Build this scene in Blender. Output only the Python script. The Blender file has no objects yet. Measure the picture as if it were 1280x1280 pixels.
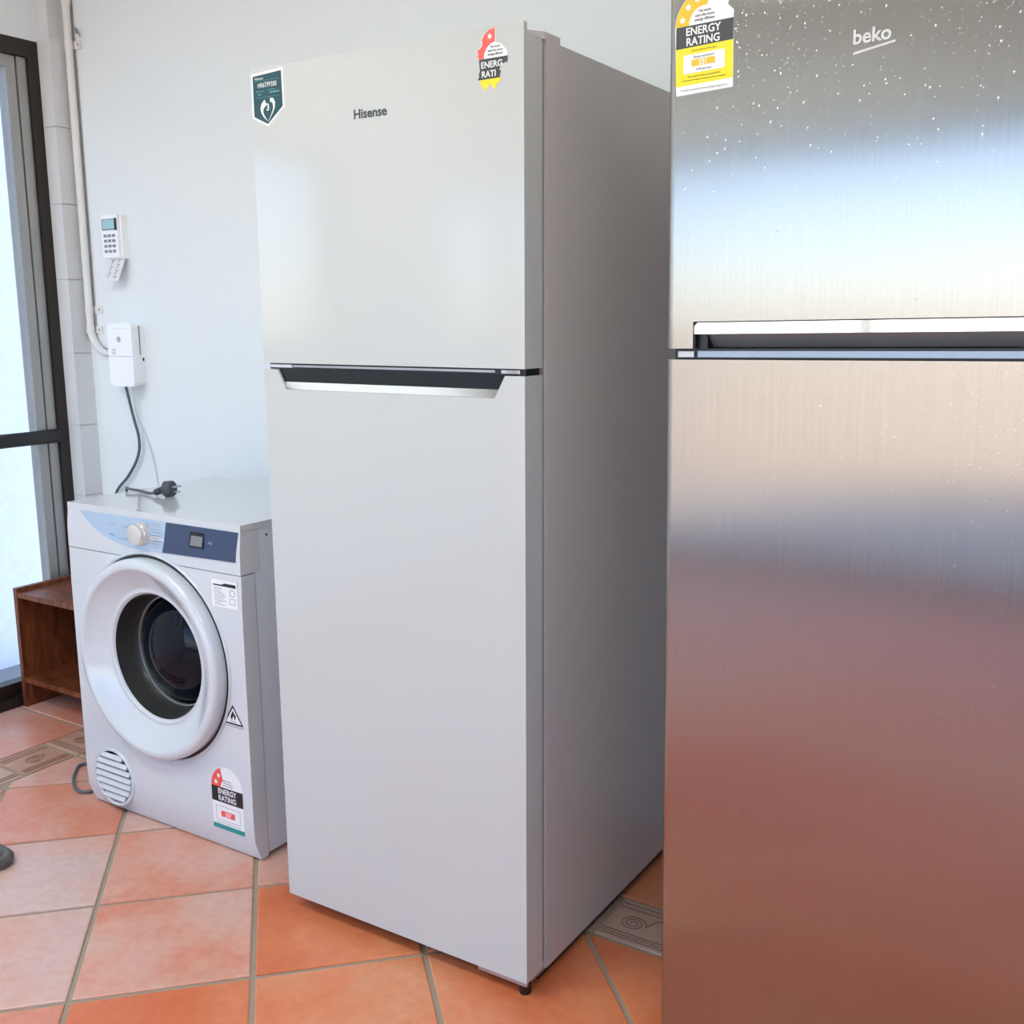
import bpy, bmesh, math, random
from mathutils import Vector, Matrix
random.seed(7)
S = bpy.context.scene
C = S.collection
PI = math.pi

# ------------------------------------------------------------ camera
cam_d = bpy.data.cameras.new('camera'); cam = bpy.data.objects.new('camera', cam_d); C.objects.link(cam)
yaw, pitch, roll = -0.5652561657513756, 0.18342849309399267, -0.005526444753871676
f_ = Vector((math.sin(yaw)*math.cos(pitch), math.cos(yaw)*math.cos(pitch), -math.sin(pitch)))
r_ = Vector((math.cos(yaw), -math.sin(yaw), 0)); u_ = r_.cross(f_)
c_, s_ = math.cos(roll), math.sin(roll)
r2, u2 = c_*r_ + s_*u_, -s_*r_ + c_*u_
M = Matrix((r2, u2, -f_)).transposed().to_4x4(); M.translation = (1.50496, -1.47638, 1.24103)
cam.matrix_world = M
cam_d.sensor_width = 36; cam_d.lens = 36*1307.88/1280; cam_d.clip_start = .02
S.camera = cam

# ------------------------------------------------------------ sky, sun, exposure
w = bpy.data.worlds.new('world'); S.world = w; w.use_nodes = True
nt = w.node_tree; nt.nodes.clear()
sky = nt.nodes.new('ShaderNodeTexSky'); sky.sky_type = 'NISHITA'
sky.sun_disc = False; sky.sun_elevation = math.radians(50); sky.sun_rotation = math.radians(-8)
sky.air_density = 1.0; sky.dust_density = .5; sky.ozone_density = 1.0
bg = nt.nodes.new('ShaderNodeBackground'); bg.inputs['Strength'].default_value = .32
ow = nt.nodes.new('ShaderNodeOutputWorld')
tint = nt.nodes.new('ShaderNodeMix'); tint.data_type = 'RGBA'; tint.blend_type = 'MULTIPLY'; tint.inputs[0].default_value = 1; tint.inputs[7].default_value = (.89, .92, 1.14, 1)
nt.links.new(sky.outputs[0], tint.inputs[6]); nt.links.new(tint.outputs[2], bg.inputs[0]); nt.links.new(bg.outputs[0], ow.inputs[0])
sun_d = bpy.data.lights.new('sun', 'SUN'); sun_d.energy = 8.0; sun_d.angle = .009; sun_d.color = (1, .95, .87)
sun = bpy.data.objects.new('sun', sun_d); C.objects.link(sun)
el, az = math.radians(50), math.radians(-8)       # sun stands behind the building, towards +y
sdir = Vector((math.sin(az)*math.cos(el), math.cos(az)*math.cos(el), math.sin(el)))
sun.rotation_euler = sdir.to_track_quat('Z', 'Y').to_euler()
V = S.view_settings
V.view_transform = 'Standard'; V.look = 'None'; V.gamma = 1; V.use_curve_mapping = False
V.exposure = 0.85

# ------------------------------------------------------------ materials
def lin(h):
    h = h.lstrip('#'); v = [int(h[i:i+2], 16)/255 for i in (0, 2, 4)]
    return tuple((x/12.92 if x <= .04045 else ((x+.055)/1.055)**2.4) for x in v) + (1,)
def mat(name, col, rough=.5, metal=0, coat=0, bump=None, var=None, spec=.5):
    m = bpy.data.materials.new(name); m.use_nodes = True
    t = m.node_tree; b = t.nodes['Principled BSDF']
    col = lin(col) if isinstance(col, str) else col
    b.inputs['Base Color'].default_value = col
    b.inputs['Roughness'].default_value = rough; b.inputs['Metallic'].default_value = metal
    b.inputs['Coat Weight'].default_value = coat; b.inputs['Coat Roughness'].default_value = .03
    b.inputs['Specular IOR Level'].default_value = spec
    tc = t.nodes.new('ShaderNodeTexCoord')
    if var:                                   # (scale, amount)
        n = t.nodes.new('ShaderNodeTexNoise'); n.inputs['Scale'].default_value = var[0]; n.inputs['Detail'].default_value = 4
        t.links.new(tc.outputs['Object'], n.inputs['Vector'])
        mx = t.nodes.new('ShaderNodeMix'); mx.data_type = 'RGBA'; mx.blend_type = 'MIX'
        mx.inputs[6].default_value = tuple(c*(1-var[1]) for c in col[:3])+(1,)
        mx.inputs[7].default_value = tuple(min(1, c*(1+var[1])) for c in col[:3])+(1,)
        t.links.new(n.outputs['Fac'], mx.inputs[0]); t.links.new(mx.outputs[2], b.inputs['Base Color'])
    if bump:                                  # (scale, strength)
        n = t.nodes.new('ShaderNodeTexNoise'); n.inputs['Scale'].default_value = bump[0]; n.inputs['Detail'].default_value = 3
        t.links.new(tc.outputs['Object'], n.inputs['Vector'])
        bp = t.nodes.new('ShaderNodeBump'); bp.inputs['Strength'].default_value = bump[1]; bp.inputs['Distance'].default_value = .002
        t.links.new(n.outputs['Fac'], bp.inputs['Height']); t.links.new(bp.outputs[0], b.inputs['Normal'])
    return m
MT = {}
MT['wall'] = mat('wall_paint', '#e8eded', .75, bump=(60, .15), var=(1.5, .015))
MT['ceil'] = mat('ceiling_paint', '#d8d4ce', .8)
MT['render'] = mat('render_paint', '#e6eaea', .85, bump=(22, 1.0), var=(18, .10))
MT['pier'] = mat('pier_paint', '#dcdcdc', .5, bump=(40, .25))
MT['grout'] = mat('grout', '#a59682', .85, bump=(150, .4), var=(25, .1))
MT['enamel'] = mat('enamel_white', '#c4c6c2', .13, bump=(900, .006), spec=.8)
MT['enamel_side'] = mat('enamel_cabinet', '#c4bdb8', .3, bump=(700, .008))
MT['dryer'] = mat('dryer_white', '#cfd1d3', .10, coat=.4)
MT['dryer_m'] = mat('dryer_shell', '#e0e6ee', .3)
MT['black'] = mat('black_plastic', '#0c0d10', .35)
MT['blackgloss'] = mat('black_gloss', '#07090e', .06)
MT['doorglass'] = mat('door_glass', '#0a0f18', .08, spec=.22)
MT['bowl'] = mat('bowl_grey', '#34322f', .3)
MT['gasket'] = mat('gasket', '#8a827c', .6)
MT['chrome'] = mat('chrome', '#e4e4e4', .08, metal=1, bump=(25, .06))
MT['silver'] = mat('silver_plastic', '#b8b8ba', .3, metal=.6)
MT['knob'] = mat('knob_champagne', '#e0dad2', .22, metal=.4)
MT['skyglass'] = mat('sky_blue_glass', '#17355c', .04, coat=.8)  # reflected sky's blue painted into the display glass
MT['pglass'] = mat('panel_sky_gloss', '#b4cbe2', .04, metal=.35, coat=.8)  # pale blue of the mirrored sky put into the insert's colour
MT['alu'] = mat('aluminium', '#a9a8a4', .38, metal=.55)
MT['frame'] = mat('dark_frame', '#241b16', .4)
MT['bar'] = mat('dark_bar', '#1a1817', .35)
MT['pvc'] = mat('pvc_white', '#e4e2de', .35)
MT['plastic'] = mat('plastic_white', '#fafbfc', .3)
MT['cordgrey'] = mat('cord_grey', '#5b6064', .5)
MT['plug'] = mat('plug_grey', '#43464a', .45)
MT['cordwhite'] = mat('cord_white', '#dcdfe2', .4)
MT['lcd'] = mat('lcd', '#a8cfd4', .2)
MT['key'] = mat('key_grey', '#8a8d90', .5)
MT['ink'] = mat('ink_black', '#1c1b1c', .45)
MT['inkgrey'] = mat('ink_grey', '#7c7c80', .5)
MT['paper'] = mat('paper_white', '#ebe9e8', .4)
MT['yellow'] = mat('ink_yellow', '#f0dc10', .4)
MT['amber'] = mat('ink_amber', '#e2bc12', .4)
MT['band'] = mat('ink_band', '#3a393c', .4)
MT['red'] = mat('ink_red', '#f0584c', .4)
MT['teal'] = mat('ink_teal', '#1f8c88', .4)
MT['petrol'] = mat('ink_petrol', '#10464e', .3)
MT['petrol_line'] = mat('ink_petrol_line', '#5d9aa0', .4)
MT['logo'] = mat('logo_grey', '#4a4c50', .3, metal=.5)
MT['bekologo'] = mat('beko_logo', '#c2bdb8', .4, metal=.9)
MT['tube'] = mat('tube_grey', '#5a544e', .4)
MT['concrete'] = mat('concrete_cream', '#cdb9a0', .9, var=(.6, .08))
MT['bounce_slab'] = mat('bounce_slab_pale', '#e6dfd6', .9, var=(1.2, .05))
MT['alley'] = mat('alley_ground', '#8b8a86', .9, var=(4, .15))
MT['scroll'] = mat('scroll_line', '#6b4f42', .6)
MT['drop'] = mat('water_film', '#d6d4d2', .2, metal=.8)
MT['bluesteel'] = mat('divider_silver', '#8b95a3', .3, metal=.8)

def nd(m, k): return m.node_tree.nodes.new(k)
def wood():
    m = mat('stained_wood', '#5a2412', .4); t = m.node_tree; b = t.nodes['Principled BSDF']; L = t.links.new
    tc = nd(m, 'ShaderNodeTexCoord'); mp = nd(m, 'ShaderNodeMapping'); mp.inputs['Scale'].default_value = (14, 14, 2.2)
    n = nd(m, 'ShaderNodeTexNoise'); n.inputs['Scale'].default_value = 3; n.inputs['Detail'].default_value = 6; n.inputs['Distortion'].default_value = .8
    r = nd(m, 'ShaderNodeValToRGB'); r.color_ramp.elements[0].color = lin('#4a1c0c'); r.color_ramp.elements[1].color = lin('#93502c')
    r.color_ramp.elements[0].position = .3; r.color_ramp.elements[1].position = .75
    L(tc.outputs['Object'], mp.inputs[0]); L(mp.outputs[0], n.inputs['Vector']); L(n.outputs['Fac'], r.inputs[0]); L(r.outputs[0], b.inputs['Base Color'])
    return m
MT['wood'] = wood()
def tile_mat(name, cols, rough, sc=3.0):
    m = mat(name, cols[1], rough); t = m.node_tree; b = t.nodes['Principled BSDF']; L = t.links.new
    tc = nd(m, 'ShaderNodeTexCoord'); oi = nd(m, 'ShaderNodeObjectInfo')
    ad = nd(m, 'ShaderNodeVectorMath'); ad.operation = 'MULTIPLY_ADD'; ad.inputs[1].default_value = (37, 53, 11)
    L(oi.outputs['Random'], ad.inputs[0]); L(tc.outputs['Object'], ad.inputs[2])
    n = nd(m, 'ShaderNodeTexNoise'); n.inputs['Scale'].default_value = sc; n.inputs['Detail'].default_value = 5; n.inputs['Roughness'].default_value = .55
    L(ad.outputs[0], n.inputs['Vector'])
    m1 = nd(m, 'ShaderNodeMath'); m1.operation = 'MULTIPLY_ADD'; m1.inputs[1].default_value = .30; m1.inputs[2].default_value = -.19
    L(oi.outputs['Random'], m1.inputs[0])
    m2 = nd(m, 'ShaderNodeMath'); m2.operation = 'ADD'; L(n.outputs['Fac'], m2.inputs[0]); L(m1.outputs[0], m2.inputs[1])
    r = nd(m, 'ShaderNodeValToRGB'); e = r.color_ramp.elements
    e[0].position = .3; e[0].color = lin(cols[0]); e[1].position = .72; e[1].color = lin(cols[2])
    k = e.new(.5); k.color = lin(cols[1])
    L(m2.outputs[0], r.inputs[0])
    fn = nd(m, 'ShaderNodeTexNoise'); fn.inputs['Scale'].default_value = 45; fn.inputs['Detail'].default_value = 6
    L(ad.outputs[0], fn.inputs['Vector'])
    mx = nd(m, 'ShaderNodeMix'); mx.data_type = 'RGBA'; mx.blend_type = 'OVERLAY'; mx.inputs[0].default_value = .25
    L(r.outputs[0], mx.inputs[6]); L(fn.outputs['Fac'], mx.inputs[7]); L(mx.outputs[2], b.inputs['Base Color'])
    bp = nd(m, 'ShaderNodeBump'); bp.inputs['Strength'].default_value = .12; bp.inputs['Distance'].default_value = .002
    L(fn.outputs['Fac'], bp.inputs['Height']); L(bp.outputs[0], b.inputs['Normal'])
    return m
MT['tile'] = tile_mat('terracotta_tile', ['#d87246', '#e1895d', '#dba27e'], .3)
MT['glaretile'] = tile_mat('glare_terracotta_tile', ['#da8a6c', '#dba894', '#d6b4a8'], .3, 4.0)  # sky glare from the door painted into the terracotta as paler tones
MT['bordertile'] = tile_mat('border_tile', ['#c08c6e', '#c99f86', '#c7ab98'], .4)
def steel():
    m = mat('brushed_steel', '#aaa49e', .27, metal=1); t = m.node_tree; b = t.nodes['Principled BSDF']; L = t.links.new
    tc = nd(m, 'ShaderNodeTexCoord'); mp = nd(m, 'ShaderNodeMapping'); mp.inputs['Scale'].default_value = (420, 420, 5)
    n = nd(m, 'ShaderNodeTexNoise'); n.inputs['Scale'].default_value = 1; n.inputs['Detail'].default_value = 3
    L(tc.outputs['Object'], mp.inputs[0]); L(mp.outputs[0], n.inputs['Vector'])
    r = nd(m, 'ShaderNodeMapRange'); r.inputs[3].default_value = .20; r.inputs[4].default_value = .25
    L(n.outputs['Fac'], r.inputs[0]); L(r.outputs[0], b.inputs['Roughness'])
    mx = nd(m, 'ShaderNodeMapRange'); mx.inputs[3].default_value = .90; mx.inputs[4].default_value = 1.07; L(n.outputs['Fac'], mx.inputs[0])
    cm = nd(m, 'ShaderNodeMix'); cm.data_type = 'RGBA'; cm.blend_type = 'MULTIPLY'; cm.inputs[0].default_value = 1
    cm.inputs[6].default_value = b.inputs['Base Color'].default_value; L(mx.outputs[0], cm.inputs[7]); L(cm.outputs[2], b.inputs['Base Color'])
    b.inputs['Anisotropic'].default_value = .93
    tg = nd(m, 'ShaderNodeTangent'); tg.direction_type = 'RADIAL'; tg.axis = 'Z'; L(tg.outputs[0], b.inputs['Tangent'])
    n2 = nd(m, 'ShaderNodeTexNoise'); n2.inputs['Scale'].default_value = 4.0; n2.inputs['Detail'].default_value = 1
    L(tc.outputs['Object'], n2.inputs['Vector'])
    b2 = nd(m, 'ShaderNodeBump'); b2.inputs['Strength'].default_value = .012; b2.inputs['Distance'].default_value = .02
    L(n2.outputs['Fac'], b2.inputs['Height']); L(b2.outputs[0], b.inputs['Normal'])
    return m
MT['steel'] = steel()
def glass():
    m = bpy.data.materials.new('pane_glass'); m.use_nodes = True; t = m.node_tree; t.nodes.clear(); L = t.links.new
    tr = nd(m, 'ShaderNodeBsdfTransparent'); tr.inputs[0].default_value = (.95, .97, .97, 1)
    g = nd(m, 'ShaderNodeBsdfGlossy'); g.inputs['Roughness'].default_value = .02
    lw = nd(m, 'ShaderNodeLayerWeight'); lw.inputs[0].default_value = .5
    pw = nd(m, 'ShaderNodeMath'); pw.operation = 'POWER'; pw.inputs[1].default_value = 5; L(lw.outputs['Facing'], pw.inputs[0])
    fr = nd(m, 'ShaderNodeMath'); fr.operation = 'MULTIPLY_ADD'; fr.inputs[1].default_value = .6; fr.inputs[2].default_value = .025; L(pw.outputs[0], fr.inputs[0])
    mx = nd(m, 'ShaderNodeMixShader'); o = nd(m, 'ShaderNodeOutputMaterial')
    L(fr.outputs[0], mx.inputs[0]); L(tr.outputs[0], mx.inputs[1]); L(g.outputs[0], mx.inputs[2]); L(mx.outputs[0], o.inputs[0])
    return m
MT['glass'] = glass()

# ------------------------------------------------------------ helpers
def finish(name, bm, m, parent=None, smooth=False, bevel=0, seg=2, ang=40, flatfix=False):
    if bevel:
        es = [e for e in bm.edges if len(e.link_faces) == 2 and e.calc_face_angle(0) > math.radians(ang)]
        bmesh.ops.bevel(bm, geom=es, offset=bevel, segments=seg, profile=.6, affect='EDGES', clamp_overlap=True)
    bmesh.ops.recalc_face_normals(bm, faces=bm.faces)
    me = bpy.data.meshes.new(name); bm.to_mesh(me); bm.free()
    me.materials.append(MT[m])
    if smooth or bevel:
        for p in me.polygons: p.use_smooth = True
        try: me.set_sharp_from_angle(angle=math.radians(smooth if smooth > 1 else 35))
        except Exception: pass
    o = bpy.data.objects.new(name, me); C.objects.link(o)
    if bevel or flatfix:
        wn = o.modifiers.new('weighted_normals', 'WEIGHTED_NORMAL'); wn.mode = 'FACE_AREA'; wn.weight = 100; wn.keep_sharp = True
    if parent: o.parent = parent
    return o
def add_box(bm, x0, x1, y0, y1, z0, z1):
    v = [bm.verts.new(p) for p in ((x0,y0,z0),(x1,y0,z0),(x1,y1,z0),(x0,y1,z0),(x0,y0,z1),(x1,y0,z1),(x1,y1,z1),(x0,y1,z1))]
    for q in ((3,2,1,0),(4,5,6,7),(0,1,5,4),(1,2,6,5),(2,3,7,6),(3,0,4,7)): bm.faces.new([v[i] for i in q])
def box(name, b, m, parent=None, bevel=0, seg=2):
    bm = bmesh.new(); add_box(bm, *b); return finish(name, bm, m, parent, bevel=bevel, seg=seg)
def boxes(name, bs, m, parent=None, bevel=0):
    bm = bmesh.new()
    for b in bs: add_box(bm, *b)
    return finish(name, bm, m, parent, bevel=bevel)
def add_prism(bm, pts, axis, a0, a1):
    # polygon in the plane across `axis`; axis 'y': pts are (x,z); 'x': (y,z); 'z': (x,y)
    def P(p, a): return {'y': (p[0], a, p[1]), 'x': (a, p[0], p[1]), 'z': (p[0], p[1], a)}[axis]
    A = [bm.verts.new(P(p, a0)) for p in pts]; B = [bm.verts.new(P(p, a1)) for p in pts]
    bm.faces.new(A); bm.faces.new(B[::-1]); n = len(pts)
    for i in range(n): bm.faces.new([A[i], B[i], B[(i+1) % n], A[(i+1) % n]])
def prism(name, pts, axis, a0, a1, m, parent=None, bevel=0, seg=2, smooth=False):
    bm = bmesh.new(); add_prism(bm, pts, axis, a0, a1); return finish(name, bm, m, parent, bevel=bevel, seg=seg, smooth=smooth)
def add_tube(bm, pts, r, n=10, cap=True):
    pts = [Vector(p) for p in pts]; rings = []; up = None
    for i, p in enumerate(pts):
        t = (pts[min(i+1, len(pts)-1)] - pts[max(i-1, 0)]).normalized()
        if up is None: up = t.orthogonal().normalized()
        up = (up - t*up.dot(t)).normalized(); s = t.cross(up)
        rr = r[i] if isinstance(r, (list, tuple)) else r
        rings.append([bm.verts.new(p + rr*(math.cos(2*PI*k/n)*up + math.sin(2*PI*k/n)*s)) for k in range(n)])
    for a, b in zip(rings, rings[1:]):
        for k in range(n): bm.faces.new([a[k], a[(k+1) % n], b[(k+1) % n], b[k]])
    if cap: bm.faces.new(rings[0][::-1]); bm.faces.new(rings[-1])
def spline(pts, n=8):
    P = [Vector(p) for p in pts]; P = [P[0]*2-P[1]] + P + [P[-1]*2-P[-2]]; out = []
    for i in range(1, len(P)-2):
        for k in range(n):
            t = k/n; a, b, c, d = P[i-1], P[i], P[i+1], P[i+2]
            out.append(.5*((2*b)+(c-a)*t+(2*a-5*b+4*c-d)*t*t+(3*b-a-3*c+d)*t**3))
    out.append(P[-2]); return out
def tube(name, pts, r, m, parent=None, n=10):
    bm = bmesh.new(); add_tube(bm, pts, r, n); return finish(name, bm, m, parent, smooth=50)
def add_lathe(bm, prof, c, n=64, close=False):
    # prof: (radius, out) around an axis along -y through c
    rings = []
    for r, d in prof:
        if r < 1e-6: rings.append([bm.verts.new((c[0], c[1]-d, c[2]))])
        else: rings.append([bm.verts.new((c[0]+r*math.cos(2*PI*k/n), c[1]-d, c[2]+r*math.sin(2*PI*k/n))) for k in range(n)])
    for a, b in zip(rings, rings[1:]):
        for k in range(n):
            q = [a[k % len(a)], a[(k+1) % len(a)], b[(k+1) % len(b)], b[k % len(b)]]
            q = list(dict.fromkeys(q))
            if len(q) > 2: bm.faces.new(q)
    return rings
def lathe(name, prof, c, m, parent=None, n=64, smooth=40):
    bm = bmesh.new(); add_lathe(bm, prof, c, n); return finish(name, bm, m, parent, smooth=smooth)
def text_mesh(txt, size, align='LEFT', bold=0, sx=1.0, thick=.00008):
    cu = bpy.data.curves.new('t', 'FONT'); cu.body = txt; cu.size = size; cu.align_x = align; cu.offset = bold; cu.extrude = thick; cu.resolution_u = 3
    o = bpy.data.objects.new('t', cu); C.objects.link(o)
    dg = bpy.context.evaluated_depsgraph_get(); me = bpy.data.meshes.new_from_object(o.evaluated_get(dg))
    bpy.data.objects.remove(o); bpy.data.curves.remove(cu)
    for v in me.vertices: v.co = Vector((v.co.x*sx, -v.co.z, v.co.y))
    return me
def text(name, txt, x, y, z, size, m, parent, align='LEFT', bold=0, sx=1.0, shear=0):
    """flat lettering in the xz plane facing -y, baseline at z"""
    me = text_mesh(txt, size, align, bold, sx); me.name = name
    for v in me.vertices: v.co = Vector((v.co.x + x, v.co.y + y, v.co.z + z + shear*v.co.x))
    me.materials.clear(); me.materials.append(MT[m])
    o = bpy.data.objects.new(name, me); C.objects.link(o); o.parent = parent; return o
def empty(name, loc=(0,0,0), rot=None):
    o = bpy.data.objects.new(name, None); C.objects.link(o); o.location = loc; o.empty_display_size = .1
    if rot is not None: o.rotation_euler = rot
    return o
def tag(o, label, cat, group=None):
    o['label'] = label; o['category'] = cat
    if group: o['group'] = group
    return o
def struct(o): o['kind'] = 'structure'; return o
def star(cx, cz, r, n=6):
    return [(cx + (r if k % 2 == 0 else r*.45)*math.sin(PI*k/n), cz + (r if k % 2 == 0 else r*.45)*math.cos(PI*k/n)) for k in range(2*n)]
def arc(cx, cz, r, a0, a1, n=20): return [(cx+r*math.cos(a0+(a1-a0)*k/n), cz+r*math.sin(a0+(a1-a0)*k/n)) for k in range(n+1)]

# ------------------------------------------------------------ the room
XL, XR, YB, YF, ZC = -1.605, 3.1, .74, -3.4, 2.75
HEAD = 2.095
# floor: grout slab plus every tile
floor = struct(box('floor', (XL-.15, XR+.15, YF-.15, YB+.15, -.12, -.004), 'grout'))
def clip(poly, a, b, c):            # keep a*x+b*y <= c
    out = []
    for i in range(len(poly)):
        p, q = poly[i], poly[(i+1) % len(poly)]; dp, dq = a*p[0]+b*p[1]-c, a*q[0]+b*q[1]-c
        if dp <= 0: out.append(p)
        if (dp < 0 < dq) or (dq < 0 < dp): t = dp/(dp-dq); out.append((p[0]+t*(q[0]-p[0]), p[1]+t*(q[1]-p[1])))
    return out
def area(p): return .5*sum(p[i][0]*p[(i+1) % len(p)][1]-p[(i+1) % len(p)][0]*p[i][1] for i in range(len(p)))
def tile_obj(poly, m='tile', name='floor_tile', z=0.0, cache={}):
    cx = sum(p[0] for p in poly)/len(poly); cy = sum(p[1] for p in poly)/len(poly)
    key = (m,)+tuple((round(p[0]-cx, 4), round(p[1]-cy, 4)) for p in poly)
    if key in cache:
        o = bpy.data.objects.new(name, cache[key]); C.objects.link(o); o.parent = floor
    else:
        bm = bmesh.new(); pp = [(p[0]-cx, p[1]-cy) for p in poly]
        sh = [(p[0]*(1-.004/max(.02, math.hypot(*p))), p[1]*(1-.004/max(.02, math.hypot(*p)))) for p in pp]
        A = [bm.verts.new((*p, -.006)) for p in pp]; B = [bm.verts.new((*p, -.0015)) for p in pp]; D = [bm.verts.new((*p, 0)) for p in sh]
        n = len(pp); bm.faces.new(D); bm.faces.new(A[::-1])
        for i in range(n):
            j = (i+1) % n; bm.faces.new([A[i], A[j], B[j], B[i]]); bm.faces.new([B[i], B[j], D[j], D[i]])
        o = finish(name, bm, m, floor); cache[key] = o.data
    o.location = (cx, cy, z + random.uniform(-.0004, .0004)); return o
G = .0052                            # half the joint width
pitch_t, u0, v0, q2 = .3325, -.0745, .2285, math.sqrt(.5)
XI, YI = -1.097, .258                # inside edges of the patterned border
for i in range(-16, 16):
    for j in range(-16, 16):
        ua, ub = u0+i*pitch_t+G, u0+(i+1)*pitch_t-G; va, vb = v0+j*pitch_t+G, v0+(j+1)*pitch_t-G
        poly = [((u+v)*q2, (u-v)*q2) for u, v in ((ua,va),(ub,va),(ub,vb),(ua,vb))]
        for a, b, c in ((-1,0,-(XI+G)), (0,1,YI-G), (1,0,XR), (0,-1,-YF)):
            poly = clip(poly, a, b, c)
            if len(poly) < 3: break
        if len(poly) < 3 or abs(area(poly)) < .0008: continue
        if area(poly) < 0: poly = poly[::-1]
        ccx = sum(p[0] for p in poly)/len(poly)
        tile_obj(poly, 'glaretile' if ccx < -.05 else 'tile')  # tiles on the door side carry the painted glare
def rect(x0, x1, y0, y1): return [(x0+G, y0+G), (x1-G, y0+G), (x1-G, y1-G), (x0+G, y1-G)]
XO, YO = XI-.16, YI+.157             # outer edges of the border
y = YO-.012
tile_obj(rect(XL, XO, y, YB), 'glaretile')
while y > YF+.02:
    y2 = max(YF, y-.3375); tile_obj(rect(XL, XO, y2, y), 'glaretile'); y = y2
x = XO
while x < XR-.02:
    x2 = min(XR, x+.3375); tile_obj(rect(x, x2, YO, YB)); x = x2
# patterned border tiles with their scroll relief
def scroll(parent, L, W):
    bm = bmesh.new(); h = .0003; r = .0011
    for k in (-.42, -.36, -.30, .30, .40): add_tube(bm, [(-L/2+.004, W*k, h), (L/2-.004, W*k, h)], r, 5)
    n = max(1, round(L/.11))
    for k in range(n):
        cx = -L/2+(k+.5)*L/n; sg = 1
        pts = [(cx+.030*(1-t/26*.85)*math.cos(t*.62), sg*.026*(1-t/26*.85)*math.sin(t*.62)-.004, h) for t in range(27)]
        add_tube(bm, pts, r, 5)
        add_tube(bm, spline([(cx+.030, -.004, h), (cx+.040, .022, h), (cx+.055, .03, h), (cx+.075, .02, h)], 4) if k < n-1 else [(cx+.03, -.004, h), (cx+.034, .012, h)], r, 5)
    o = finish('scroll_relief', bm, 'scroll', parent); return o
def border(x0, x1, y0, y1, along):
    o = tile_obj(rect(x0, x1, y0, y1), 'bordertile', 'border_tile')
    L, W = ((y1-y0), (x1-x0)) if along == 'y' else ((x1-x0), (y1-y0))
    s = scroll(o, L-2*G, W-2*G)
    if along == 'y': s.rotation_euler = (0, 0, PI/2)
border(XO, XI, YI, YO, 'x')
y = YI; first = True
while y > YF+.02:
    y2 = max(YF, y-(.16 if first else .3375)); border(XO, XI, y2, y, 'y'); y = y2; first = False
x = XI
while x < XR-.02:
    x2 = min(XR, x+.3375); border(x, x2, YI, YO, 'x'); x = x2

struct(box('wall_back', (XL-.15, XR+.15, YB, YB+.15, -.1, ZC+.1), 'wall'))
struct(boxes('wall_right', [(XR, XR+.15, YF-.15, -2.7, -.1, ZC+.1), (XR, XR+.15, -.7, YB, -.1, ZC+.1), (XR, XR+.15, -2.7, -.7, -.1, .9), (XR, XR+.15, -2.7, -.7, 2.0, ZC+.1)], 'wall'))
struct(box('ceiling', (XL-.15, XR+.15, YF-.15, YB+.15, ZC, ZC+.12), 'ceil'))
# left wall: door reaching almost to the corner, then a window, then solid wall
JY = .672                            # outer edge of the door jamb
struct(boxes('wall_left', [(XL-.15, XL, -1.25, YB, HEAD, ZC), (XL-.15, XL, -1.25, JY-1.03, -.1, HEAD), (XL-.15, XL, -2.05, -1.25, 1.95, ZC), (XL-.15, XL, -2.05, -1.25, -.1, 1.1), (XL-.15, XL, YF-.15, -2.85, -.1, 1.1), (XL-.15, XL, JY, YB, -.1, HEAD), (XL-.15, XL, -2.85, -2.05, -.1, ZC), (XL-.15, XL, YF-.15, -2.85, 1.95, ZC)], 'wall'))
# front wall: head beam over a wide glazed shopfront
struct(boxes('wall_front', [(XL, XR, YF-.15, YF, 2.05, ZC), (2.7, XR, YF-.15, YF, -.1, 2.05)], 'wall'))
trim = struct(empty('trim_1', (XL, JY, 0)))          # painted block pier in the corner
zc = [0, .19, .43, .665, .90, 1.135, 1.37, 1.605, 1.84, HEAD+.01]
for a, b in zip(zc, zc[1:]): box('pier_block', (0, .060, 0, .068, a+.0012, b-.0012), 'pier', trim, bevel=.007, seg=3)
box('pier_core', (0, .054, .004, .068, 0, HEAD), 'pier', trim)
box('pier_upper', (0, .045, .012, .068, HEAD+.01, ZC), 'pier', trim, bevel=.005)

def glazed(name, axis, a0, a1, z1, n, zb=0.0, frame_m='frame', fixed=0):
    """a glazed opening with head, sill, posts and panes; axis 'y' lies in the left wall, 'x' in the front wall"""
    e = struct(empty(name)); w = .05
    def bx(nm, p0, p1, q0, q1, z0, zz, m):
        return box(nm, (q0, q1, p0, p1, z0, zz) if axis == 'y' else (p0, p1, q0, q1, z0, zz), m, e, bevel=.002 if m != 'glass' else 0)
    qa, qb = fixed-.09, fixed-.02
    bx('head', a0, a1, qa, qb, z1-.06, z1, frame_m); bx('sill', a0, a1, qa, qb, zb, zb+.05, frame_m)
    for k in range(n+1):
        c = a0+w/2+(a1-a0-w)*k/n; bx('post', c-w/2, c+w/2, qa, qb, zb+.05, z1-.06, frame_m)
    for k in range(n):
        c0 = a0+w+(a1-a0-w)*k/n; c1 = a0+(a1-a0-w)*(k+1)/n
        bx('pane', c0, c1, (qa+qb)/2-.003, (qa+qb)/2+.003, zb+.05, z1-.06, 'glass')
    return e
glazed('window_1', 'y', -2.05, -1.25, 1.95, 1, zb=1.1, fixed=XL)
glazed('window_2', 'x', XL, 2.7, 2.05, 3, fixed=YF)
glazed('window_3', 'y', YF, -2.85, 1.95, 1, zb=1.1, fixed=XL)
glazed('fill_window', 'y', -2.7, -.7, 2.0, 2, zb=.9, fixed=XR+.11)  # unseen window added in the right wall to light the dryer's side
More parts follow.
